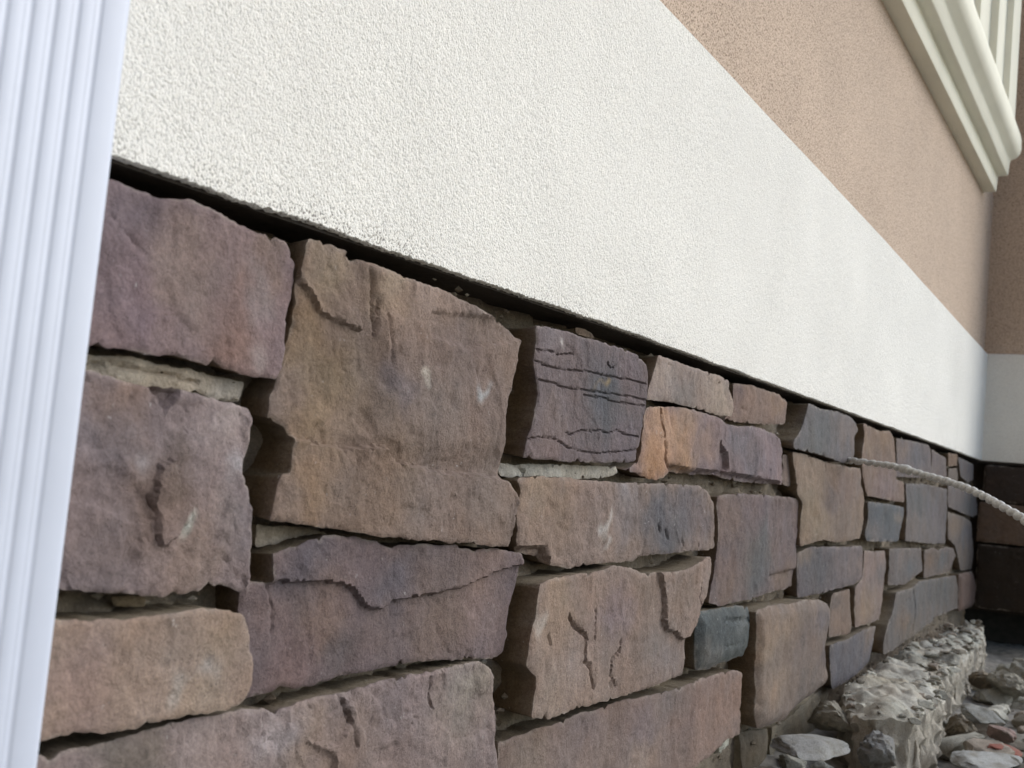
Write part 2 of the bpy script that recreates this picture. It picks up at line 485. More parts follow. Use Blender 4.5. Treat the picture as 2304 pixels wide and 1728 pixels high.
def extrude_profile(name, prof, axis, a0, a1, parent, mat, smooth=30, n=2, wob=0.0, seed=0):
    """closed profile of 2-D points swept along x ('x': points are y,z) or z ('z': points are x,y)"""
    p = np.array(prof, float)
    T = np.linspace(a0, a1, n)
    V = []
    for k, t in enumerate(T):
        q = p.copy()
        if wob: q = q + wob * np.stack([vnoise(np.arange(len(p)) * 0.0 + t * 9, np.arange(len(p)) * .37, seed), vnoise(np.arange(len(p)) * 0.0 + t * 9 + 40, np.arange(len(p)) * .37, seed + 1)], 1)
        for a, b in q:
            V.append((t, a, b) if axis == 'x' else (a, b, t))
    m = len(p)
    F = []
    for k in range(n - 1):
        for i in range(m):
            j = (i + 1) % m
            F.append((k * m + i, k * m + j, (k + 1) * m + j, (k + 1) * m + i))
    F.append(tuple(range(m))[::-1]); F.append(tuple((n - 1) * m + i for i in range(m)))
    V = np.array(V); c = V.mean(0); c[2] = V[:, 2].min()
    me = mesh_from(name, V, F, None, smooth, c)
    import bmesh
    bm = bmesh.new(); bm.from_mesh(me); bmesh.ops.recalc_face_normals(bm, faces=bm.faces[:]); bm.to_mesh(me); bm.free()
    o = new_obj(name, me, parent, [mat]); o.location = c
    return o

# ------------------------------------------------------------------ the long wall
Z_STUC = 0.602      # foot of the white band
Z_BAND = 0.962      # top of the white band
wall = bpy.data.objects.new('house_wall', None); COL.objects.link(wall)
tag(wall, 'long house wall with stone veneer base, white stucco band and tan stucco above', 'wall', kind='thing')

def backing_mesh(name, u0, u1, v0, v1, step, mapf, col, seed, lift=0.0):
    us = np.arange(u0, u1 + step / 2, step); vs = np.arange(v0, v1 + step / 2, step)
    U, Vv = np.meshgrid(us, vs)
    h = 0.007 * fbm(U * 25, Vv * 25, seed, 4, .6) + lift * (1 - 1.2 * smooth01((Vv - 0.562) / 0.02))
    W = mapf(U.ravel(), Vv.ravel(), h.ravel())
    nu, nv = len(us), len(vs)
    F = [(j * nu + i, j * nu + i + 1, (j + 1) * nu + i + 1, (j + 1) * nu + i) for j in range(nv - 1) for i in range(nu - 1)]
    cc = np.tile(lin(col), (nu * nv, 1)) * (1 + 0.25 * fbm(U.ravel() * 20, Vv.ravel() * 20, seed + 2, 4, .6))[:, None]
    return mesh_from(name, W, F, np.clip(cc, .01, .9), 40)

bed = new_obj('mortar_bed', backing_mesh('mortar_bed', WALL_X0, L_END + 0.04, -0.02, 0.62, 0.006, wall_map, '7a6f60', 11, 0.020), wall, [M_MORTAR])

STONES = [  # far stones' colours are darkened in place of the dimmer light there
{'k': 'stone','o': [(377.6,584.7),(392.9,584.1),(406.4,582.9),(429.8,586.7),(442.3,585.7),(473.0,582.9),(498.6,581.8),(516.3,581.5),(525.5,575.0),(529.0,560.8),(526.3,539.8),(523.5,527.5),(525.9,506.7),(526.4,498.2),(521.3,492.9),(500.9,491.4),(482.5,492.8),(465.0,494.2),(443.3,496.2),(419.6,493.7),(402.5,495.2),(377.3,492.4),(-120.0,490.0),(-120.0,578.0)],'d': 45.0,'c': '78646a','b': [(404,573,19,'6a5a63',20),(438,544,30,'84706c',31),(403,517,22,'75606a',22),(493,544,14,'7d7378',15),(478,510,24,'7f625c',26),(500,574,18,'7a655f',20),(504,506,10,'8d8084',12),(382,538,19,'735d62',19)],'f': [('crack',[(378,566),(394,555),(404,547)],-0.0015,0.0015)],'r': 0.8,'s': 0,'e': 0},
{'k': 'stone','o': [(371.9,480.3),(390.0,478.9),(406.5,476.9),(420.3,476.4),(433.6,477.1),(446.8,476.7),(461.0,474.7),(477.9,473.7),(495.9,472.7),(500.5,471.2),(502.5,463.2),(501.9,449.1),(500.0,438.6),(499.8,429.4),(506.6,418.4),(511.0,407.5),(515.2,385.9),(514.6,379.4),(517.1,355.2),(514.0,354.5),(500.6,358.8),(491.3,360.6),(476.1,358.1),(458.7,357.4),(442.6,356.0),(426.2,359.2),(410.8,360.2),(391.4,361.8),(374.5,364.3),(-120.0,375.0),(-120.0,480.0)],'d': 50.0,'c': '7a696c','b': [(387,451,22,'6e6268',21),(406,467,19,'7d665f',19),(444,424,16,'66564f',17),(423,413,19,'735f58',20),(468,447,20,'807072',22),(493,407,15,'857779',17),(465,377,27,'7f6a62',29),(481,464,14,'8f8284',15),(403,381,25,'6f6164',26),(494,434,9,'918a90',10),(420,436,8,'8b8185',8),(458,398,5,'9aa09c',5)],'f': [('poly',[(421,476),(432,462),(441,476)],-0.006,0.003),('poly',[(429,416),(431,402),(439,385),(451,393),(461,405),(450,415),(442,436),(431,432)],0.0035,0.0012),('crack',[(426,415),(431,406),(436,390)],-0.003,0.0015),('poly',[(373,411),(386,410),(404,404),(417,399),(432,399),(423,415),(411,427),(395,430),(379,425)],-0.0014,0.002)],'r': 1.2,'s': 0,'e': 0},
{'k': 'stone','o': [(366.6,351.1),(378.7,348.6),(386.9,347.1),(401.0,347.9),(422.8,348.0),(443.6,347.3),(451.6,349.0),(470.1,348.8),(490.0,346.4),(500.0,344.4),(504.4,338.6),(508.3,330.4),(510.2,318.5),(513.0,310.2),(512.9,300.4),(509.2,291.9),(503.0,287.9),(489.9,286.8),(466.9,287.3),(448.7,288.2),(429.3,286.7),(415.2,286.3),(399.2,288.4),(387.0,290.4),(369.5,290.5),(-120.0,270.0),(-120.0,362.0)],'d': 60.0,'c': '8c7669','b': [(389,325,22,'86706a',22),(426,338,19,'8a6f5c',20),(483,335,17,'8a735f',19),(452,310,7,'9a938f',7),(472,316,7,'a19a98',8),(471,295,20,'95806f',23),(387,302,19,'8d756e',19)],'f': [],'r': 0.8,'s': 0,'e': 0},
{'k': 'stone','o': [(374.4,281.3),(404.3,280.2),(448.2,281.8),(466.0,282.8),(484.7,283.7),(511.5,282.2),(521.7,281.8),(556.3,277.4),(585.9,280.3),(620.9,279.1),(668.8,283.0),(723.8,281.6),(763.9,282.7),(791.8,283.4),(800.5,282.4),(817.3,273.4),(825.7,263.3),(825.1,250.1),(832.9,235.7),(833.0,222.3),(836.0,205.8),(841.7,186.4),(846.7,157.9),(620.0,155.0),(-120.0,155.0),(-120.0,258.0)],'d': 55.0,'c': '7f6e6e','b': [(481,264,24,'8a7c7e',28),(582,249,27,'8a7468',34),(680,265,30,'76676a',41),(776,245,28,'7d716d',42),(792,268,19,'857a70',28),(430,270,23,'6f655f',25),(632,234,29,'7d6a64',38),(545,267,15,'92868a',18)],'f': [('crack',[(615,277),(630,250),(634,240)],-0.003,0.002),('crack',[(725,277),(726,262),(733,251)],-0.003,0.002),('poly',[(581,252),(604,241),(611,233),(611,221),(652,213),(647,243),(623,275),(614,277),(628,257),(610,245)],0.003,0.002)],'r': 1.4,'s': 0,'e': 0},
{'k': 'stone','o': [(530.4,587.8),(548.0,589.5),(566.4,588.7),(586.4,585.5),(595.1,584.8),(621.2,585.0),(645.3,583.1),(658.7,581.7),(688.8,581.5),(716.5,579.0),(741.0,576.7),(764.7,573.2),(785.2,568.9),(798.2,563.1),(810.6,562.3),(808.1,550.4),(804.1,530.3),(798.4,507.5),(795.1,492.1),(800.5,462.0),(800.4,441.6),(813.5,435.5),(826.3,428.1),(829.9,416.4),(825.9,404.6),(821.5,390.6),(818.9,379.8),(777.0,382.7),(743.6,384.6),(701.2,386.2),(662.4,389.3),(626.7,390.9),(606.1,393.5),(576.9,396.7),(555.8,398.8),(537.0,400.2),(521.6,401.0),(523.4,407.6),(524.9,419.1),(526.6,426.6),(528.1,430.7),(536.3,431.9),(535.9,442.4),(537.1,451.2),(537.9,457.1),(534.1,462.1),(516.3,466.7),(515.4,480.1),(518.7,490.9),(523.4,503.9),(528.3,518.3),(530.9,529.3),(528.4,553.5),(530.3,568.7)],'d': 52.0,'c': '78655c','b': [(552,573,20,'84705a',24),(622,571,16,'96836f',20),(668,566,21,'917d74',28),(542,523,22,'82694e',25),(574,500,26,'7c654a',31),(560,468,22,'816a50',26),(620,489,16,'6e5c50',20),(657,530,28,'7a6459',37),(717,535,30,'75635f',42),(763,503,27,'77625a',39),(695,479,29,'75655f',40),(758,570,18,'776257',26),(653,452,20,'7b6759',26),(559,420,22,'84694f',26),(632,415,32,'7a6455',40),(718,420,34,'75645e',48),(786,414,23,'76665f',34),(639,501,16,'6c6064',20),(758,514,5,'9499a0',8),(677,515,5,'a39a90',7)],'f': [('poly',[(498,438),(516,450),(536,456),(562,453),(593,451),(618,456),(634,455),(646,445),(713,440),(760,441),(803,438),(901,433),(917,349),(509,365)],0.006,0.0022),('poly',[(592,584),(604,572),(608,536),(625,519),(631,502),(612,478),(600,461),(609,449),(921,467),(900,581),(715,613)],0.006,0.03),('crack',[(597,580),(604,572),(604,558),(608,536)],-0.0025,0.0022),('crack',[(619,551),(627,534),(632,519)],-0.002,0.003),('poly',[(524,592),(570,589),(576,579),(585,568),(595,536),(553,541),(537,555),(529,558)],0.004,0.0016),('crack',[(609,559),(610,547),(608,536)],-0.003,0.002),('poly',[(765,573),(670,562),(673,544),(727,541),(811,562)],-0.003,0.003)],'r': 1.0,'s': 0,'e': 0},
{'k': 'stone','o': [(532.3,379.7),(556.9,384.6),(574.0,389.4),(595.5,390.8),(618.5,389.5),(643.0,386.6),(652.7,382.1),(663.8,380.8),(672.6,383.5),(711.7,382.9),(743.2,382.5),(754.8,378.7),(777.4,377.9),(810.6,377.7),(825.9,375.5),(857.4,372.3),(861.8,362.8),(859.4,346.9),(856.0,336.5),(849.2,323.7),(851.2,305.2),(845.7,292.6),(843.5,283.8),(830.2,281.3),(801.0,284.1),(784.2,284.7),(738.2,288.4),(717.6,289.5),(688.2,290.3),(635.4,290.0),(615.2,288.9),(598.1,288.1),(588.7,285.6),(573.7,286.3),(559.1,290.8),(547.2,288.3),(524.1,286.2),(517.9,313.5),(511.7,336.4),(509.9,361.0),(535.2,360.4)],'d': 45.0,'c': '64555a','b': [(565,374,22,'5c525b',27),(638,369,24,'5f535c',31),(706,367,26,'6b5b5b',35),(792,360,28,'735f5c',41),(545,334,18,'6d5857',22),(590,330,23,'745f59',28),(617,313,16,'5b5155',20),(661,325,21,'6c5b5c',27),(745,319,36,'6c5b56',51),(806,322,24,'746263',35),(563,303,23,'6b5659',27),(668,351,17,'57505a',22)],'f': [('poly',[(527,397),(533,361),(591,359),(618,354),(637,338),(655,336),(670,341),(719,343),(765,347),(817,358),(894,366),(874,398)],0.005,0.0016),('crack',[(533,359),(538,349),(543,336),(543,328)],-0.002,0.0015)],'r': 0.8,'s': 0,'e': 0},
{'k': 'stone','o': [(834.5,578.2),(873.1,580.9),(914.9,581.0),(976.7,581.4),(1022.7,581.8),(1053.0,580.5),(1073.9,573.6),(1080.3,561.4),(1083.2,537.5),(1081.3,527.6),(1076.4,512.6),(1073.5,498.0),(1072.9,482.0),(1068.3,476.1),(1069.7,469.0),(1060.7,466.2),(983.1,461.5),(919.5,459.8),(861.9,458.2),(835.0,458.1),(835.3,471.3),(840.7,484.9),(847.5,506.8),(848.0,518.9),(838.5,533.9),(833.5,546.6),(835.6,564.3)],'d': 55.0,'c': '695c61','b': [(862,571,15,'74686d',24),(945,566,21,'5f5860',36),(981,534,24,'50525a',43),(996,508,25,'50525b',44),(884,495,20,'74625f',32),(898,470,20,'6f5d5f',33),(1030,558,17,'61565f',31),(1033,483,23,'615863',41),(972,539,5,'8a7550',8),(881,570,4,'a9a5a8',7)],'f': [('crack',[(834,546),(860,544),(897,545),(928,548),(953,549),(1000,550),(1036,552),(1074,552)],-0.0032,0.0014),('crack',[(846,530),(877,530),(892,528),(937,530),(980,532),(1025,534),(1084,535)],-0.0032,0.0014),('crack',[(932,525),(957,526),(984,527),(991,525),(1016,526),(1045,527),(1075,528)],-0.0032,0.0014),('crack',[(905,487),(915,485),(938,491),(964,492),(977,494),(994,492),(1014,497),(1040,494),(1067,494)],-0.0032,0.0014),('crack',[(837,475),(861,479),(886,479),(917,472),(942,471),(968,470),(1001,473),(1044,477),(1069,480)],-0.0032,0.0014),('crack',[(838,556),(860,558),(877,557),(906,562)],-0.0032,0.0014),('crack',[(977,563),(985,558),(998,562)],-0.0032,0.0014)],'r': 0.7,'s': 1.7,'e': 0},
{'k': 'stone','o': [(1116.9,589.0),(1171.2,589.4),(1237.3,589.0),(1309.4,589.5),(1354.1,588.1),(1359.9,575.1),(1373.7,564.8),(1375.9,542.4),(1331.4,539.5),(1247.8,540.3),(1172.3,541.1),(1094.7,536.8),(1098.4,548.6),(1109.0,566.4),(1116.8,579.0)],'d': 50.0,'c': '84746f','b': [(1146,577,19,'8f8079',37),(1291,573,21,'8a7a70',45),(1206,553,19,'736a68',40),(1337,549,21,'958578',48)],'f': [('crack',[(1129,581),(1163,584),(1186,585)],-0.0015,0.0012),('crack',[(1269,584),(1302,576),(1322,582)],-0.002,0.0015)],'r': 0.8,'s': 0,'e': 0},
{'k': 'stone','o': [(1105.0,528.0),(1142.1,533.6),(1194.3,537.7),(1251.2,538.6),(1329.2,537.1),(1355.5,530.6),(1398.3,531.5),(1464.1,536.4),(1530.3,535.8),(1582.1,533.7),(1607.9,523.4),(1619.8,507.9),(1631.7,459.5),(1554.8,458.9),(1470.7,458.0),(1414.7,458.8),(1340.1,463.3),(1277.9,460.8),(1201.4,460.3),(1172.2,460.8),(1162.7,454.4),(1142.4,449.4),(1105.1,452.1),(1065.4,456.9),(1093.9,468.2),(1099.7,482.9),(1101.2,510.9)],'d': 45.0,'c': '75646a','b': [(1137,489,24,'a57a54',48),(1143,520,18,'a0795a',36),(1200,504,19,'a97c54',39),(1223,527,20,'8f735f',41),(1289,499,20,'80685f',44),(1131,459,18,'a07348',35),(1404,507,22,'66606a',52),(1482,493,23,'625c66',57),(1560,504,20,'75646c',52),(1221,473,19,'95714f',40)],'f': [('crack',[(1145,528),(1152,512),(1161,488),(1159,473),(1177,460)],-0.006,0.003),('poly',[(1336,507),(1367,492),(1375,471),(1340,465)],-0.008,0.003),('poly',[(1175,469),(1247,465),(1350,468),(1613,463),(1626,410),(1184,424)],-0.01,0.005),('crack',[(1562,479),(1555,463)],-0.004,0.002)],'r': 1.0,'s': 0,'e': 0},
{'k': 'stone','o': [(1640.2,506.2),(1688.3,506.8),(1706.3,493.3),(1723.1,470.5),(1724.3,456.7),(1653.4,460.8)],'d': 40.0,'c': '6f5f5a','b': [],'f': [],'r': 0.8,'s': 0,'e': 0},
{'k': 'stone','o': [(1394.6,588.8),(1473.8,594.0),(1534.7,593.6),(1592.9,593.8),(1624.2,586.1),(1623.7,569.7),(1620.9,553.1),(1577.5,548.2),(1486.2,540.9),(1420.4,538.6),(1370.9,538.0),(1403.7,548.7)],'d': 43.0,'c': '776158','b': [(1469,573,23,'7f665a',56),(1581,578,16,'836855',43),(1412,574,15,'6d5b5c',35)],'f': [('crack',[(1397,562),(1425,559),(1465,557)],-0.002,0.0015)],'r': 0.8,'s': 0,'e': 0},
{'k': 'stone','o': [(1698.8,591.8),(1771.9,590.1),(1873.7,594.9),(1987.4,595.5),(2040.6,587.7),(2059.5,576.7),(2032.9,559.8),(2038.1,523.0),(1967.0,509.6),(1842.2,514.7),(1719.5,516.6),(1638.6,515.9),(1636.1,526.0),(1673.0,551.5),(1692.9,576.4)],'d': 56.0,'c': '5f5b60','b': [(1799,562,28,'595a5f',83),(1978,568,25,'6b6161',83),(1753,530,27,'55585d',79)],'f': [],'r': 0.8,'s': 0,'e': 0},
{'k': 'stone','o': [(2099.4,592.1),(2187.5,591.3),(2260.4,588.9),(2360.5,597.8),(2411.8,585.8),(2428.4,555.1),(2439.3,497.6),(2526.6,494.9),(2545.3,450.5),(2432.9,451.3),(2300.7,454.1),(2163.8,456.3),(2146.5,466.2),(2107.4,511.0),(2089.7,535.4),(2109.8,567.3)],'d': 50.0,'c': '705c51','b': [(2300,574,23,'785e47',87),(2233,525,34,'6f5b4f',123),(2330,474,35,'6e5c5d',133),(2147,555,15,'77624f',53)],'f': [],'r': 1.0,'s': 0,'e': 0},
{'k': 'stone','o': [(2454.6,587.8),(2605.7,592.8),(2807.0,596.4),(2842.6,588.7),(2866.6,518.9),(2747.5,512.4),(2480.5,505.2)],'d': 45.0,'c': '61585b','b': [(2666,557,27,'55555e',114),(2508,568,18,'6d5f5b',71)],'f': [],'r': 0.8,'s': 0,'e': 0},
{'k': 'stone','o': [(2871.0,589.5),(3103.1,579.1),(3123.9,522.1),(2895.1,519.8)],'d': 42.0,'c': '615759','b': [],'f': [],'r': 0.8,'s': 0,'e': 0},
{'k': 'stone','o': [(3109.0,593.4),(3266.1,598.6),(3277.8,567.8),(3122.5,556.7)],'d': 45.0,'c': '715a49','b': [],'f': [],'r': 0.8,'s': 0,'e': 0},
{'k': 'stone','o': [(3143.1,552.7),(3300.5,561.0),(3343.0,538.6),(3315.5,521.4),(3155.9,517.7)],'d': 42.0,'c': '655b55','b': [],'f': [],'r': 0.8,'s': 0,'e': 0},
{'k': 'stone','o': [(3287.6,592.2),(3598.0,586.0),(3608.1,540.1),(3489.6,527.7),(3337.3,538.6)],'d': 45.0,'c': '5a565b','b': [],'f': [],'r': 0.8,'s': 0,'e': 0},
{'k': 'stone','o': [(3140.2,508.3),(3669.4,495.3),(3709.2,433.6),(3612.6,424.5),(3179.7,449.0)],'d': 45.0,'c': '615a5c','b': [(3541,456,25,'53565b',139)],'f': [],'r': 0.8,'s': 0,'e': 0},
{'k': 'stone','o': [(3179.9,436.1),(3452.1,423.4),(3591.4,408.0),(3670.2,316.4),(3677.5,263.0),(3441.4,267.0),(3348.3,337.5),(3215.9,362.6)],'d': 45.0,'c': '635a56','b': [(3485,375,28,'58585f',154),(3310,401,23,'706156',122)],'f': [],'r': 0.8,'s': 0,'e': 0},
{'k': 'stone','o': [(1661.4,512.3),(1734.3,512.7),(1858.7,506.5),(2007.6,505.0),(2103.0,507.7),(2117.5,475.6),(2157.5,451.0),(2166.8,399.3),(2148.8,373.6),(2035.1,369.8),(1958.6,368.4),(1867.5,375.2),(1786.8,368.4),(1741.1,365.2),(1740.6,403.3),(1743.5,431.2),(1699.9,451.6),(1689.8,474.4),(1669.2,498.6)],'d': 50.0,'c': '776455','b': [(1760,487,36,'806d5d',105),(1803,422,37,'7f6c56',110),(1999,465,36,'705c55',116),(2016,400,31,'6c5d55',101),(2077,484,21,'705f58',71),(1912,439,19,'635858',61)],'f': [('crack',[(1859,504),(1894,473),(1934,460),(1969,433)],-0.003,0.002)],'r': 0.9,'s': 0,'e': 0},
{'k': 'stone','o': [(2188.8,445.3),(2358.1,444.4),(2529.3,439.9),(2523.6,411.6),(2500.0,385.0),(2489.4,364.0),(2199.9,367.5),(2183.0,378.7),(2198.3,412.6)],'d': 52.0,'c': '4d5159','b': [(2380,420,24,'424951',93),(2266,383,16,'5f5b5f',59),(2471,421,12,'68605b',50)],'f': [],'r': 0.8,'s': 0,'e': 0},
{'k': 'stone','o': [(2568.6,492.4),(2792.7,499.9),(3101.6,496.5),(3145.3,435.9),(3177.0,349.3),(2934.9,352.6),(2579.5,363.6),(2577.2,399.3),(2577.8,444.7)],'d': 47.0,'c': '5a5558','b': [(2690,453,34,'4f5156',146),(2656,391,27,'635a58',114),(3000,424,30,'5b565c',144)],'f': [],'r': 0.8,'s': 0,'e': 0},
{'k': 'stone','o': [(841.4,441.2),(873.6,443.2),(931.9,444.0),(980.0,442.9),(1031.7,443.2),(1119.4,445.2),(1192.0,447.0),(1288.1,447.2),(1316.0,438.3),(1339.2,425.6),(1345.0,399.1),(1348.6,370.7),(1346.7,367.3),(1267.2,366.9),(1148.5,365.7),(1101.9,364.7),(1090.5,360.3),(1010.7,359.3),(979.2,359.1),(949.8,355.8),(907.8,361.3),(900.5,368.0),(850.5,373.4),(846.8,378.3),(846.1,378.9),(839.9,398.6),(837.9,413.1),(841.8,429.0),(834.2,437.9)],'d': 50.0,'c': '7c6960','b': [(872,428,20,'8d7661',31),(927,412,26,'846b57',43),(982,421,22,'84706a',38),(1059,409,23,'716769',43),(1142,409,28,'57555d',55),(1235,415,29,'5b565e',62),(1186,384,29,'54545c',58),(1298,400,21,'655a5e',45),(896,387,20,'816c60',33),(990,381,27,'7c6a63',48),(1012,399,5,'a5a3a5',9),(1054,432,11,'857a7c',21),(1021,381,5,'a0a0a4',9)],'f': [('poly',[(844,378),(899,377),(909,361),(854,371)],-0.009,0.003),('crack',[(1169,395),(1181,381)],-0.003,0.0025),('crack',[(1224,382),(1236,371)],-0.003,0.0025),('crack',[(1286,378),(1293,369)],-0.003,0.0025),('crack',[(1148,400),(1156,392)],-0.003,0.0025)],'r': 1.0,'s': 0,'e': 0},
{'k': 'stone','o': [(1357.6,436.1),(1418.7,441.2),(1503.2,442.1),(1596.6,442.4),(1695.5,442.0),(1743.2,439.5),(1755.5,431.1),(1751.1,398.1),(1743.0,370.4),(1754.7,333.8),(1753.2,329.6),(1748.1,300.0),(1702.9,295.9),(1631.5,297.5),(1537.7,294.1),(1437.9,293.1),(1389.6,291.9),(1348.8,297.9),(1356.8,320.3),(1364.3,345.8),(1368.1,366.0),(1365.8,399.1)],'d': 45.0,'c': '645658','b': [(1408,411,26,'6e5b55',61),(1519,418,28,'65575d',69),(1551,367,28,'58585c',72),(1520,330,32,'55565a',80),(1678,386,30,'6b5b5d',83),(1424,339,26,'695653',62),(1696,316,22,'6b5a51',61),(1413,310,19,'6b574e',44)],'f': [('poly',[(1605,324),(1755,328),(1774,285),(1633,298)],-0.004,0.0025)],'r': 0.9,'s': 0,'e': 0},
{'k': 'stone','o': [(872.2,344.7),(891.8,349.5),(922.3,350.4),(947.6,352.4),(1009.4,353.2),(1026.9,357.8),(1061.8,355.1),(1103.7,347.4),(1146.6,347.5),(1192.5,345.9),(1259.8,353.8),(1300.7,360.9),(1313.6,357.1),(1311.9,339.7),(1302.7,309.3),(1286.7,297.0),(1279.0,284.3),(1261.3,270.7),(1249.7,258.8),(1255.1,245.3),(1247.9,220.4),(1177.3,219.9),(1125.8,217.8),(1035.7,218.3),(972.6,220.9),(916.3,217.4),(897.8,220.9),(878.2,225.9),(877.7,244.0),(880.3,261.0),(869.2,267.1),(859.7,273.7),(861.5,294.1),(869.2,314.2),(870.4,330.8)],'d': 60.0,'c': '806c63','b': [(914,333,20,'8a735f',35),(979,334,22,'836e64',39),(1046,308,23,'776870',43),(1111,327,24,'79675d',47),(1215,322,26,'79675d',55),(903,297,26,'8a7464',43),(964,262,22,'87756e',38),(1069,250,29,'7f6a60',57),(1161,265,25,'756863',52),(914,238,21,'8d7a6e',36),(1193,237,26,'766a69',54),(875,311,7,'9e958f',11),(999,231,22,'8b7569',41)],'f': [('crack',[(937,312),(951,301),(978,290),(979,267)],-0.006,0.0032),('crack',[(979,265),(992,259),(1002,238)],-0.006,0.0035),('crack',[(995,313),(998,282)],-0.003,0.0014),('crack',[(1060,278),(1060,268),(1042,260),(1042,244),(1057,231)],-0.005,0.002),('poly',[(1140,349),(1161,321),(1168,292),(1183,279),(1207,276),(1226,265),(1253,265),(1265,271),(1288,297),(1379,367)],0.006,0.0025),('crack',[(898,298),(903,287)],-0.003,0.002),('crack',[(1275,332),(1277,311),(1294,295)],-0.003,0.0015)],'r': 0.9,'s': 0,'e': 0},
{'k': 'stone','o': [(1304.7,290.1),(1365.5,290.0),(1450.1,289.6),(1502.5,283.3),(1510.2,261.5),(1505.4,227.4),(1486.0,216.9),(1411.2,216.3),(1359.5,214.0),(1316.2,216.8),(1307.8,246.1),(1306.0,269.3)],'d': 50.0,'c': '495154','b': [(1393,259,29,'444c51',70),(1351,229,18,'545556',41),(1462,266,15,'585f63',38)],'f': [('poly',[(1392,277),(1493,271),(1502,262),(1393,271)],-0.003,0.0015),('crack',[(1400,239),(1475,237)],-0.002,0.0015),('crack',[(1367,233),(1370,218)],-0.002,0.0015)],'r': 0.9,'s': 0,'e': 1},
{'k': 'stone','o': [(1493.1,280.6),(1545.4,283.6),(1618.3,282.9),(1657.8,279.5),(1739.4,281.7),(1839.7,275.9),(1898.8,264.8),(1911.3,243.8),(1895.8,209.0),(1889.9,194.2),(1906.9,167.0),(1934.9,129.0),(1852.1,120.4),(1739.4,113.8),(1686.0,100.7),(1587.4,106.9),(1539.1,112.3),(1526.1,133.3),(1526.8,164.8),(1513.6,221.1),(1500.7,262.2)],'d': 60.0,'c': '6f6058','b': [(1537,230,24,'856f5b',63),(1595,160,29,'816d5d',80),(1641,240,25,'7e6b5b',71),(1743,211,31,'695a55',93),(1841,239,24,'61585b',73),(1759,147,32,'635956',96),(1885,176,16,'605659',49),(1649,114,26,'70635d',74)],'f': [],'r': 0.9,'s': 0,'e': 1},
{'k': 'stone','o': [(853.7,203.2),(894.6,206.0),(936.3,206.8),(1000.9,210.4),(1059.0,207.0),(1095.9,209.9),(1159.6,205.7),(1237.4,202.8),(1328.8,205.5),(1414.1,203.6),(1469.9,200.3),(1488.0,194.0),(1498.2,149.4),(1504.0,107.6),(1452.5,110.0),(1406.3,101.5),(1325.1,94.9),(1220.6,88.9),(863.8,133.7),(855.1,182.8)],'d': 50.0,'c': '76645f','b': [(908,184,21,'7d6d64',36),(1017,187,29,'736465',53),(1164,178,32,'716165',65),(1317,166,35,'7a635d',81),(1432,161,30,'84675a',75),(1389,127,30,'7f665c',71),(1160,135,26,'847066',53),(1225,195,27,'6f6260',57),(1055,149,30,'7a6862',57)],'f': [],'r': 0.9,'s': 0,'e': 0},
{'k': 'stone','o': [(1744.9,353.8),(1827.8,362.7),(1931.7,361.0),(2056.3,359.0),(2161.4,359.8),(2175.3,349.8),(2179.1,297.9),(2127.8,287.8),(2027.2,285.1),(1934.6,282.6),(1763.2,281.3),(1749.5,323.7)],'d': 48.0,'c': '5a5258','b': [(1863,325,33,'4d4e56',102),(2045,327,31,'5f565a',104),(2149,324,22,'6c5d5b',76),(1776,349,18,'6a5d55',53)],'f': [],'r': 0.8,'s': 0,'e': 0},
{'k': 'stone','o': [(2197.0,349.9),(2283.5,345.6),(2383.5,345.4),(2401.1,316.0),(2393.8,239.8),(2375.9,200.3),(2270.3,201.9),(2162.3,202.5),(2152.3,225.2),(2140.5,279.9),(2205.1,295.9)],'d': 47.0,'c': '71615e','b': [(2250,312,23,'776460',83),(2234,233,28,'786452',103),(2355,299,19,'635b5d',72)],'f': [],'r': 0.8,'s': 0,'e': 0},
{'k': 'stone','o': [(1994.3,275.7),(2115.3,278.9),(2128.5,197.8),(2097.0,194.2),(1978.2,199.0),(1978.5,236.9)],'d': 45.0,'c': '6c5a50','b': [(2010,264,14,'605552',47)],'f': [],'r': 0.8,'s': 0,'e': 0},
{'k': 'stone','o': [(1972.4,187.0),(2067.4,186.4),(2221.2,193.3),(2330.6,193.1),(2325.3,164.0),(2303.1,123.4),(2244.1,113.4),(2015.6,104.0),(1991.2,116.4)],'d': 50.0,'c': '525059','b': [(2296,176,23,'665a55',88),(2089,137,32,'514f58',111)],'f': [],'r': 0.8,'s': 0,'e': 0},
{'k': 'stone','o': [(2413.6,350.2),(2806.9,343.3),(2843.3,287.4),(2747.5,275.5),(2623.8,262.8),(2437.6,271.3)],'d': 47.0,'c': '5a5456','b': [(2576,321,26,'605858',108),(2687,297,22,'515359',93)],'f': [],'r': 0.8,'s': 0,'e': 0},
{'k': 'stone','o': [(2863.5,335.5),(2969.6,342.0),(3052.1,332.5),(3153.6,340.7),(3290.2,334.7),(3329.3,311.9),(3222.8,270.9),(2887.0,266.3)],'d': 45.0,'c': '5c5250','b': [(2955,310,21,'635144',98),(3122,306,19,'515358',93)],'f': [],'r': 1.0,'s': 0,'e': 0},
{'k': 'stone','o': [(2491.1,253.7),(2692.3,253.9),(2767.6,264.7),(3155.5,260.0),(3331.4,257.3),(3356.5,227.0),(3367.6,161.8),(3049.2,162.6),(2767.2,139.4),(2394.2,128.5),(2392.4,158.5),(2417.9,191.2),(2469.2,223.0)],'d': 53.0,'c': '585353','b': [(2590,181,21,'635144',89),(2786,230,35,'515155',159),(3102,225,31,'4c4d50',156),(2702,152,27,'605852',120)],'f': [('crack',[(2693,251),(2727,203),(2708,151)],-0.004,0.004)],'r': 1.0,'s': 0,'e': 0},
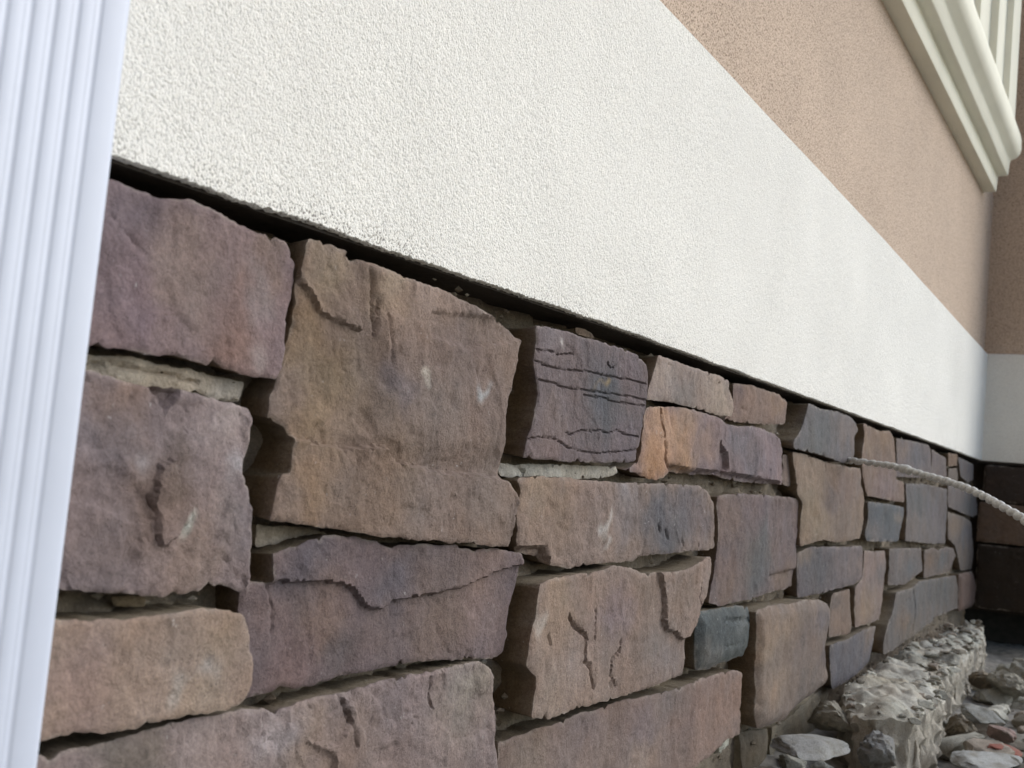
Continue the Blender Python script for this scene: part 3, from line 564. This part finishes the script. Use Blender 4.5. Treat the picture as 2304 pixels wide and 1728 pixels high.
{'k': 'stone','o': [(3389.3,259.0),(3644.7,258.7),(3729.5,209.1),(3690.0,146.1),(3425.4,149.7)],'d': 50.0,'c': '66524b','b': [],'f': [],'r': 0.8,'s': 0,'e': 1},
{'k': 'mortar_slab','o': [(1574.0,95.4),(1695.0,81.9),(1709.5,14.5),(1595.0,18.7)],'d': 30.0,'c': '6a6254','b': [],'f': [],'r': 1.0,'s': 0,'e': 0},
{'k': 'mortar_slab','o': [(1707.6,82.6),(1793.6,76.5),(1859.9,89.0),(2045.6,106.4),(2079.5,19.2),(1959.2,-8.8),(1728.1,-2.6)],'d': 32.0,'c': '77705f','b': [],'f': [],'r': 1.0,'s': 0,'e': 0},
{'k': 'mortar_patch','o': [(374.5,489.9),(418.9,491.5),(452.2,490.5),(496.4,488.9),(507.4,488.7),(506.7,475.1),(490.8,474.9),(461.2,476.9),(421.1,476.2),(376.3,476.8)],'d': 30.0,'c': 'b4a898','b': [(490,483,14,'a8a098',15)],'f': [('crack',[(388,484),(400,487),(412,486),(428,486),(443,486),(459,484),(469,483)],-0.004,0.002)],'r': 1.0,'s': 0,'e': 0},
{'k': 'mortar_patch','o': [(828.9,450.9),(858.8,451.7),(929.1,456.5),(992.3,457.3),(1062.0,460.7),(1067.9,452.9),(1039.3,446.3),(962.6,442.6),(879.9,441.0),(830.9,439.8)],'d': 34.0,'c': 'b8b4ac','b': [],'f': [('crack',[(862,450),(874,443)],-0.006,0.003)],'r': 1.0,'s': 0,'e': 0},
{'k': 'mortar_patch','o': [(424.0,355.3),(447.0,354.5),(447.9,348.2),(424.8,349.7)],'d': 30.0,'c': '77694f','b': [],'f': [],'r': 1.0,'s': 0,'e': 0},
{'k': 'mortar_patch','o': [(536.6,396.6),(601.9,393.6),(612.5,387.8),(575.5,383.1),(539.0,380.7)],'d': 26.0,'c': 'a89e90','b': [],'f': [],'r': 1.0,'s': 0,'e': 0},
{'k': 'mortar_patch','o': [(943.5,592.5),(964.1,595.0),(981.1,593.0),(985.4,588.3),(952.5,587.2)],'d': 35.0,'c': '6e5c4c','b': [],'f': [],'r': 1.0,'s': 0,'e': 0}]
def do_stones():
    for i, s in enumerate(STONES):
        o = np.array(s['o']) / 1000
        dist = math.hypot(o[:, 0].mean(), 0.5)
        step = s['s'] / 1000 if s['s'] else min(0.0055, max(0.0021, 0.0023 * dist / 0.9))
        mort = s['k'] != 'stone'
        rough_slab(s['k'], o, s['d'] / 1000, s['c'], s['b'], s['f'], s['r'], step, s['e'], 100 + i * 7,
                   side='a09884' if mort else '65543a', mapf=wall_map, dust='' if mort else '776d58',
                   rim=0.15 if mort else 0.4, lumps=0.003 if mort else 0.0, parent=bed, mat=M_MORTAR if mort else M_STONE)
    # the courses go on to the left, behind the downspout
    for k, (z0, z1, c) in enumerate(((.155, .262, '7c6a66'), (.270, .362, '8a7466'), (.375, .478, '75646a'), (.490, .578, '857064'))):
        rough_slab('stone', [(-.5, z0), (-.13, z0 + .003), (-.13, z1), (-.3, z1 - .004), (-.5, z1)], .048, c, (), (), 1.0, 0.006, 0, 900 + k,
                   side='65543a', mapf=wall_map, dust='776d58', parent=bed, mat=M_STONE)
    rough_slab('stone', [(-.5, .03), (.3, .035), (.62, .03), (.62, .147), (.2, .146), (-.5, .148)], .05, '7c6a62', (), (), 1.0, 0.007, 0, 950,
               side='65543a', mapf=wall_map, dust='776d58', parent=bed, mat=M_STONE)
do_stones()

def joint_grit():
    """crumbs of mortar caught in the joints between the stones"""
    rng = np.random.RandomState(3)
    polys = [np.array(s['o']) / 1000 for s in STONES if s['k'] == 'stone']
    P = np.stack([rng.uniform(0.2, 3.4, 30000), rng.uniform(0.06, 0.595, 30000)], 1)
    ok = np.ones(len(P), bool)
    for q in polys:
        near = (P[:, 0] > q[:, 0].min()) & (P[:, 0] < q[:, 0].max()) & ok
        idx = np.where(near)[0]
        ok[idx[inside(P[idx], q)]] = False
    P = P[ok][:900]
    t_ = np.array([(1, 0, 0), (-1, 0, 0), (0, 1, 0), (0, -1, 0), (0, 0, 1), (0, 0, -1)], float)
    tf = [(0, 2, 4), (2, 1, 4), (1, 3, 4), (3, 0, 4), (2, 0, 5), (1, 2, 5), (3, 1, 5), (0, 3, 5)]
    V = []; F = []; C = []
    cs = ['8a8070', '776a58', '9a9284', '6a5c4c']
    for k, (x, z) in enumerate(P):
        s = 0.0015 + 0.0045 * rng.rand() ** 2
        q = t_ * rng.uniform(.5, 1.2, (6, 1)) * np.array((1.4, 1, .8)) * s
        V.append(q + np.array((x, -rng.uniform(0.020, 0.034), z)))
        F += [tuple(i + 6 * k for i in f) for f in tf]
        C.append(np.tile(lin(cs[rng.randint(4)]) * rng.uniform(.7, 1.2), (6, 1)))
    o = new_obj('mortar_grit', mesh_from('mortar_grit', np.concatenate(V), F, np.clip(np.concatenate(C), .01, .9), 0), bed, [M_MORTAR])
    o['kind'] = 'stuff'
joint_grit()

def band_mesh(name, x0, x1, zb, zt, yf, yb, step, seed, mapf):
    """stucco slab with a ragged foot"""
    xs = np.arange(x0, x1 + step / 2, step)
    n = len(xs)
    jag = 0.0011 * fbm(xs * 160, xs * 0, seed, 4, .75) + 0.0012 * fbm(xs * 12, xs * 0 + 3, seed + 4, 2)
    lvl = mapf is wall_map
    foot = np.interp(xs, (0.37, 1.03, 3.6), (-0.006, 0.001, 0.003)) if lvl else np.full(n, 0.003)      # the plasterer's edges are not dead level
    head = np.interp(xs, (1.05, 2.05, 3.67), (0.010, 0.006, -0.016)) if lvl else np.full(n, -0.016)
    rows = [(zb, yb, 0.6, foot), (zb, yf - 0.001, 1.0, foot), (zb + 0.0008, yf, 1.0, foot), (zb + 0.02, yf, 0, foot), (zb + 0.1, yf, 0, foot), (zt - 0.003, yf, 0, head), (zt, yf - 0.003, 0, head), (zt, yb, 0, head)]
    V = []
    for z, h, j, lv in rows:
        z = z + lv
        hh = h + (0.0012 * fbm(xs * 2.2, xs * 0 + z * 4, seed + 8, 3) if h >= yf - 0.004 else 0)
        V.append(mapf(xs, z + jag * j, np.zeros(n) + hh))
    V = np.concatenate(V)
    F = [(r * n + i, r * n + i + 1, (r + 1) * n + i + 1, (r + 1) * n + i) for r in range(len(rows) - 1) for i in range(n - 1)]
    return mesh_from(name, V, F, None, 40)

new_obj('stucco_band', band_mesh('stucco_band', WALL_X0, L_END - 0.001, Z_STUC, Z_BAND, 0.052, 0.0, 0.002, 5, wall_map), wall, [M_WHITE])
def flashing():
    xs = np.linspace(WALL_X0, L_END + 0.03, 60)
    ft = np.interp(xs, (0.37, 1.03, 3.6), (-0.006, 0.001, 0.003)) + Z_STUC
    V = []
    for y, dz in ((-0.045, 0.002), (-0.045, -0.0018), (0.01, -0.0018), (0.01, 0.002)):
        V.append(np.stack([xs, np.full(60, y), ft + dz], 1))
    F = [(r * 60 + i, r * 60 + i + 1, ((r + 1) % 4) * 60 + i + 1, ((r + 1) % 4) * 60 + i) for r in range(4) for i in range(59)]
    new_obj('drip_flashing', mesh_from('drip_flashing', np.concatenate(V), F, None, 30), wall, [M_FLASH])
flashing()
box('tan_stucco', WALL_X0, L_END + 0.02, -0.040, 0.08, Z_BAND - 0.04, 3.2, parent=wall, mat=M_TAN)

# window sill moulding and the stepped casing that stands on it
ZS = 0.45
sill_prof = [(-0.030, .963), (-.075, .964), (-.077, .967), (-.079, 1.008), (-.083, 1.010), (-.104, 1.011), (-.107, 1.014), (-.110, 1.052), (-.113, 1.058),
             (-.128, 1.064), (-.137, 1.076), (-.140, 1.090), (-.139, 1.120), (-.135, 1.137), (-.126, 1.146), (-.112, 1.150), (-0.030, 1.156)]
sill = extrude_profile('window_sill', [(a, b + ZS) for a, b in sill_prof], 'x', 0.55, 3.487, wall, M_TRIM, 50, 40, 0.0006, 3)
cas = [(2.85, -.036), (2.85, -.058), (3.00, -.060), (3.004, -.076), (3.06, -.080), (3.10, -.074), (3.17, -.078), (3.175, -.098), (3.24, -.102), (3.27, -.095),
       (3.33, -.098), (3.335, -.116), (3.40, -.121), (3.455, -.121), (3.462, -.112), (3.462, -.036)]
extrude_profile('window_casing', cas, 'z', 1.15 + ZS + 0.002, 3.15, wall, M_TRIM, 40, 2)
casl = [(1.33 - a, b) for a, b in [(x - 2.55, y) for x, y in cas]]
extrude_profile('window_casing', casl, 'z', 1.15 + ZS + 0.002, 3.15, wall, M_TRIM, 40, 2)

# ------------------------------------------------------------------ return wall at the far end
ret = bpy.data.objects.new('return_wall', None); COL.objects.link(ret)
ret.location = (L_END, -0.3, 0.0)
tag(ret, 'short shaded return wall closing the far right end, dark stones under white and tan stucco', 'wall', kind='thing')
RY = 0.34
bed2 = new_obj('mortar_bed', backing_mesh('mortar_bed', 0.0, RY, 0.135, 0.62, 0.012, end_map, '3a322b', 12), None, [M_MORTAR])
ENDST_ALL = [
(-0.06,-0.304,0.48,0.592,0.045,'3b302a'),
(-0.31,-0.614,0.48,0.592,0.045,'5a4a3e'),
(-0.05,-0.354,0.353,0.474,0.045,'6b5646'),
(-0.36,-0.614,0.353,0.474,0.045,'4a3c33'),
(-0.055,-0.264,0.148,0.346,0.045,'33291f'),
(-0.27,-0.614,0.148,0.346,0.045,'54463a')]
stones2 = []
ENDST = [e for e in ENDST_ALL if -e[0] < RY - 0.04]
for k, (y0, y1, z0, z1, d, c) in enumerate(ENDST):
    a, b_ = -y0, min(-y1, RY - 0.002)
    rs = random.Random(40 + k); j = lambda: rs.uniform(-.004, .004)
    out = [(a + j(), z0 + j()), ((a + b_) / 2, z0 + j()), (b_ + j(), z0 + j()), (b_ + j(), z1 + j()), ((a + b_) / 2, z1 + j()), (a + j(), z1 + j())]
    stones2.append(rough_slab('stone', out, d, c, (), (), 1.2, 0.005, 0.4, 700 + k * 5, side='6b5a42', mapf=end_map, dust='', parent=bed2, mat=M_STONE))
w_band = new_obj('stucco_band', band_mesh('stucco_band', 0.03, RY, Z_STUC - 0.001, Z_BAND - 0.001, 0.046, 0.0, 0.004, 6, end_map), None, [M_WHITE])
w_fl = box('drip_flashing', L_END + 0.004, L_END + 0.06, -RY, -0.03, Z_STUC - 0.005, Z_STUC + 0.0015, mat=M_FLASH)
w_tan = box('tan_stucco', L_END + 0.008, L_END + 0.6, -RY, 0.3, Z_BAND - 0.04, 3.2, mat=M_TAN)
w_core = box('wall_core', L_END + 0.056, L_END + 0.6, -RY, 0.3, 0.142, Z_BAND - 0.041, mat=M_DARK)
w_foot = box('foundation', L_END + 0.45, L_END + 0.6, -RY, 0.3, -0.05, 0.141, mat=M_DARK)
for o in (bed2, w_band, w_fl, w_tan, w_core, w_foot):
    o.parent = ret
    o.matrix_parent_inverse = Matrix.Translation((-L_END, 0.3, 0.0))

# ------------------------------------------------------------------ unseen wing added on the near side to shade the wall
wing = bpy.data.objects.new('shade_wing', None); COL.objects.link(wing)
wing.location = (WALL_X0 - 0.1, -1.2, 0.0)
tag(wing, 'unseen wing added left of the downspout to shade the wall, tan stucco over white band', 'wall', kind='thing')
for nm, x1, z0, z1, mt in (('tan_stucco', WALL_X0 - 0.10, Z_BAND, 3.2, M_TAN), ('stucco_band', WALL_X0 - 0.085, Z_STUC, Z_BAND - 0.002, M_WHITE), ('shade_wing_base', WALL_X0 - 0.10, -0.05, Z_STUC - 0.002, M_MORTAR)):
    o = box(nm, WALL_X0 - 0.5, x1, -5.0, 0.3, z0, z1 if z1 < 3 else 5.5, mat=mt)
    o.parent = wing; o.matrix_parent_inverse = Matrix.Translation((-(WALL_X0 - 0.1), 1.2, 0.0))

# ------------------------------------------------------------------ downspout
def make_downspout():
    xr, yf, w, dp = 0.3179, -0.125, 0.083, 0.060
    P = []
    def arc(cx, cy, r, a0, a1, n=6):
        for k in range(n + 1):
            a = math.radians(a0 + (a1 - a0) * k / n); P.append((cx + r * math.cos(a), cy + r * math.sin(a)))
    # start back right, go to the front right corner, along the ribbed front to the left, and back
    P.append((xr, yf + dp))
    arc(xr - 0.005, yf + 0.005, 0.005, 0, -90)
    x = xr - 0.0150
    while x > xr - w + 0.020:
        # one rib: a groove with soft shoulders
        for dx, dy in ((0, 0), (0.0007, .0002), (0.0014, .0005), (0.0021, .0007), (0.0036, .0005), (0.0046, .0001), (0.0052, 0.0003), (0.0062, .0001), (0.0078, 0)):
            P.append((x - dx, yf + dy))
        x -= 0.0110
    arc(xr - w + 0.005, yf + 0.005, 0.005, -90, -180)
    P.append((xr - w, yf + dp))
    o = extrude_profile('downspout', P, 'z', 0.02, 3.1, None, M_PAINT, 60, 2)
    tag(o, 'white ribbed metal downspout standing in front of the wall at the left edge', 'downspout')
make_downspout()

# ------------------------------------------------------------------ rope
def make_rope():
    pts = [Vector(p) for p in [(2.2086, 0.0, 0.5224), (2.0022, -0.052, 0.5166), (1.95, -0.1046, 0.5132), (1.89, -0.156, 0.5082), (1.79, -0.2272, 0.4946), (1.72, -0.2731, 0.4857), (1.65, -0.3151, 0.4744), (1.57, -0.3586, 0.4579), (1.5, -0.3951, 0.4426), (1.39, -0.4513, 0.4146), (1.27, -0.5513, 0.3346), (1.15, -0.6513, 0.1946), (1.05, -0.7313, 0.0346)]]
    # Catmull-Rom through the points
    path = []
    n = len(pts)
    for i in range(n - 1):
        p0, p1, p2, p3 = pts[max(0, i - 1)], pts[i], pts[i + 1], pts[min(n - 1, i + 2)]
        m = max(2, int((p2 - p1).length / 0.0011))
        for k in range(m):
            t = k / m
            path.append(0.5 * ((2 * p1) + (p2 - p0) * t + (2 * p0 - 5 * p1 + 4 * p2 - p3) * t * t + (3 * p1 - p0 - 3 * p2 + p3) * t ** 3))
    R0 = 0.0056
    segs = 14
    V = []; s = 0.0
    for i, c in enumerate(path):
        a = path[max(0, i - 1)]; b = path[min(len(path) - 1, i + 1)]
        t = (b - a).normalized()
        if i: s += (c - path[i - 1]).length
        u = t.cross(Vector((0, 0, 1))).normalized(); v = u.cross(t)
        wob = 0.0006 * float(vnoise(s * 60, 0.5, 77)); lump = 1 + 0.10 * float(vnoise(s * 45, 3.1, 78)) + (0.35 if 0.395 < s < 0.425 else 0)
        for k in range(segs):
            ang = 2 * math.pi * k / segs
            ph = ang - 2 * math.pi * s / 0.024
            r = R0 * lump * (0.38 + 0.70 * abs(math.cos(ph / 2)) ** 0.7)
            V.append(c + (u * math.cos(ang) + v * math.sin(ang)) * r + Vector((0, 0, wob)))
    F = []
    m = len(path)
    for i in range(m - 1):
        for k in range(segs):
            j = (k + 1) % segs
            F.append((i * segs + k, i * segs + j, (i + 1) * segs + j, (i + 1) * segs + k))
    me = mesh_from('rope', np.array([tuple(v) for v in V]), F, None, 60)
    o = new_obj('rope', me, None, [M_ROPE])
    tag(o, 'pale twisted rope coming out of a joint between stones and hanging to the right', 'rope')
make_rope()

# ------------------------------------------------------------------ rubble
RIDGE = [(1.80, -.135), (1.79, -.17), (1.835, -.222), (1.98, -.226), (2.14, -.222), (2.17, -.190), (2.42, -.182), (2.66, -.176), (2.95, -.158), (3.20, -.150), (3.42, -.120), (3.50, -.062), (2.9, -.058), (2.35, -.060), (2.0, -.072), (1.88, -.100)]
rough_slab('mortar_ridge', RIDGE, 0.108, 'a3a29a', [(1850, -180, 60, '9a988c'), (2100, -150, 80, '948e7c'), (2120, -205, 40, 'b8bab4'), (2500, -120, 120, '86877e'), (3000, -100, 150, 'a0a49c'), (3350, -90, 120, 'b4b8b0')], (), 1.5, 0.0042, 2.0, 55,
           side='99948a', mapf=top_map, back=-0.03, dust='', rim=0.2, lumps=0.014, mat=M_MORTAR, jit=0.0015, flank=(0.011, 26.0, 12), chip=3.0)
rg = bpy.data.objects['mortar_ridge']
tag(rg, 'long lumpy ridge of old grey mortar lying along the foot of the wall', 'mortar')

def chunk_mesh(name, sx, sy, sz, seed, col, cuts=7, sub=3, fine=0.0):
    import bmesh
    bm = bmesh.new()
    bmesh.ops.create_icosphere(bm, subdivisions=sub, radius=1.0)
    rs = random.Random(seed)
    planes = []
    for k in range(cuts):
        d = Vector((rs.gauss(0, 1), rs.gauss(0, 1), rs.gauss(0, 1))).normalized()
        planes.append((d, rs.uniform(0.45, 0.8)))
    for v in bm.verts:
        for d, q in planes:
            t = v.co.dot(d)
            if t > q: v.co -= d * (t - q)
    co = np.array([tuple(v.co) for v in bm.verts])
    nn = fbm(co[:, 0] * 2.3 + co[:, 2] * 1.7, co[:, 1] * 2.3 - co[:, 2] * 1.1, seed, 4, .6)
    co = co * (1 + 0.17 * min(1.0, 1.8 * sz / sx) * nn + fine * fbm(co[:, 0] * 7 + co[:, 2] * 4, co[:, 1] * 7 - co[:, 2] * 5, seed + 9, 3, .6))[:, None]
    co -= (co.max(0) + co.min(0)) / 2
    co = co / (co.max(0) - co.min(0)) * np.array((sx, sy, sz))
    co[:, 2] -= co[:, 2].min()
    faces = [tuple(v.index for v in f.verts) for f in bm.faces]
    bm.free()
    dn = np.clip(0.15 + 0.7 * fbm(co[:, 0] * 40, co[:, 1] * 40 + co[:, 2] * 35, seed + 3, 4, .6), 0, 0.85)[:, None]
    cc = lin(col) * (1 - dn) + lin('6a665c') * dn
    return mesh_from(name, co, faces, np.clip(cc, .01, .9), 28)

PIECES = [
('mortar_chunk',1.493,-0.01,0.05,0.06,0.05,0.06,20,10,'b8bcb4','white crusted mortar lump pressed against the wall under the long bottom stone','rubble'),
('mortar_chunk',1.828,-0.096,0.05,0.1,0.07,0.05,60,12,'8a887c','grey mortar lump wedged between the wall and the near end of the ridge','rubble'),
('mortar_slab',1.648,-0.12,0.05,0.16,0.08,0.03,-20,6,'85898c','flat bluish grey mortar slab lying near the bottom edge','rubble'),
('mortar_chunk',1.771,-0.178,0.04,0.07,0.06,0.06,15,8,'7c8084','blocky bluish mortar piece in front of the ridge end','rubble'),
('mortar_slab',1.979,-0.31,0.03,0.2,0.09,0.03,-12,4,'90969a','long pale grey slab at the bottom right corner','rubble'),
('brick_shard',2.102,-0.321,0.03,0.085,0.05,0.022,-30,10,'8a4a3c','red brick shard lying beside the pale slab at lower right','rubble'),
('mortar_chunk',2.253,-0.304,0.03,0.075,0.05,0.03,15,8,'8c7470','pinkish flat fragment behind the red brick shard','rubble'),
('mortar_chunk',2.206,-0.24,0.03,0.08,0.06,0.05,40,10,'6a6050','dark brown clod beside the front face of the ridge','rubble'),
('mortar_chunk',2.403,-0.251,0.03,0.12,0.07,0.035,-25,8,'84898a','flat grey mortar plate behind the brown clod','rubble'),
('mortar_chunk',2.766,-0.252,0.03,0.11,0.09,0.06,35,12,'8f8d82','large grey broken lump at the right below the dark opening','rubble'),
('mortar_chunk',3.005,-0.263,0.03,0.1,0.09,0.07,-10,10,'8b8b82','grey lump at the right edge in front of the dark opening','rubble'),
('mortar_chunk',2.81,-0.208,0.03,0.09,0.06,0.045,70,10,'7b705e','brown mortar lump at the far right end of the ridge','rubble')]
GROUPS = {}
def do_rubble():
    rs = random.Random(8)
    for k, (nm, x, y, z, sx, sy, sz, rot, tilt, col, lab, cat) in enumerate(PIECES):
        me = chunk_mesh(nm, sx, sy, sz, 400 + k, col, 6, 4, 0.04 if nm == 'mortar_chunk' else 0.015)
        o = new_obj(nm, me, None, [M_MORTAR])
        o.location = (x, y, float(ground_z(x, y)) + z - 0.15 * sz)
        o.rotation_euler = (math.radians(tilt), math.radians(tilt * .6), math.radians(rot))
        tag(o, lab, cat)
    # the many small fragments nobody tells apart
    rng = np.random.RandomState(5)
    cols = ['94968f', 'a0a29a', '83837c', 'b0b2aa', '7a756a', '8f857a']
    n = 0
    while n < 260:
        x = 1.12 + rng.rand() ** 1.3 * 2.4; y = -0.07 - rng.rand() * 0.40
        if y < -0.60 + 0.085 * x: continue
        sz = 0.014 + 0.045 * rng.rand() ** 2
        if 1.76 < x < 3.52 and y > -0.245 + 0.05 * (x > 2.2): continue
        me = chunk_mesh('mortar_chunk', sz * rng.uniform(1.1, 2.0), sz * rng.uniform(.9, 1.4), sz * rng.uniform(.65, 1.05), 1000 + n, cols[rng.randint(len(cols))], 6, 3, 0.03)
        o = new_obj('mortar_chunk', me, None, [M_MORTAR])
        o.location = (x, y, float(ground_z(x, y)) - 0.1 * sz)
        o.rotation_euler = (rng.uniform(-.3, .3), rng.uniform(-.3, .3), rng.uniform(0, 6.28))
        tag(o, 'small broken fragment of grey mortar among the rubble on the ground', 'rubble', 'loose mortar fragments on the ground')
        n += 1
    # crumbs: gravel sized bits over the ground and on top of the ridge
    base = chunk_mesh('crumb', 1, 1, 0.8, 77, '9a988c', 5, 2)
    bv = np.array([tuple(v.co) for v in base.vertices]); bf = [tuple(p.vertices) for p in base.polygons]
    V = []; F = []; C = []
    rp = np.array(RIDGE)
    for k in range(1900):
        if k < 900:
            x = 1.78 + 1.7 * rng.rand(); y = -0.06 - 0.17 * rng.rand()
            if not inside(np.array([[x, y]]), rp)[0]: continue
            z = 0.108 + float(0.014 * (1.9 * abs(fbm(np.array([x * 9]), np.array([y * 9]), 55 + 31, 3, .45)) + 0.3 * abs(fbm(np.array([x * 40]), np.array([y * 40]), 55 + 33, 2, .5)))[0]) 
            s = 0.004 + 0.020 * rng.rand() ** 3
        else:
            x = 1.0 + rng.rand() * 2.7; y = -0.06 - rng.rand() * 0.62
            z = float(ground_z(x, y)); s = 0.003 + 0.014 * rng.rand() ** 3
        a = rng.uniform(0, 6.28); ca, sa = math.cos(a), math.sin(a)
        q = bv * np.array((rng.uniform(.8, 1.7), rng.uniform(.7, 1.2), rng.uniform(.5, 1))) * s
        q = np.stack([q[:, 0] * ca - q[:, 1] * sa, q[:, 0] * sa + q[:, 1] * ca, q[:, 2]], 1) + np.array((x, y, z - 0.3 * s))
        b0 = len(V) * len(bv)
        V.append(q); F += [tuple(i + b0 for i in f) for f in bf]
        C.append(np.tile(lin(cols[rng.randint(len(cols))]) * rng.uniform(.8, 1.25), (len(bv), 1)))
    bpy.data.meshes.remove(base)
    o = new_obj('mortar_crumbs', mesh_from('mortar_crumbs', np.concatenate(V), F, np.clip(np.concatenate(C), .01, .9), 40), None, [M_MORTAR])
    tag(o, 'grey mortar crumbs and gravel strewn over the rubble', 'gravel', kind='stuff')
do_rubble()
bpy.context.view_layer.update()
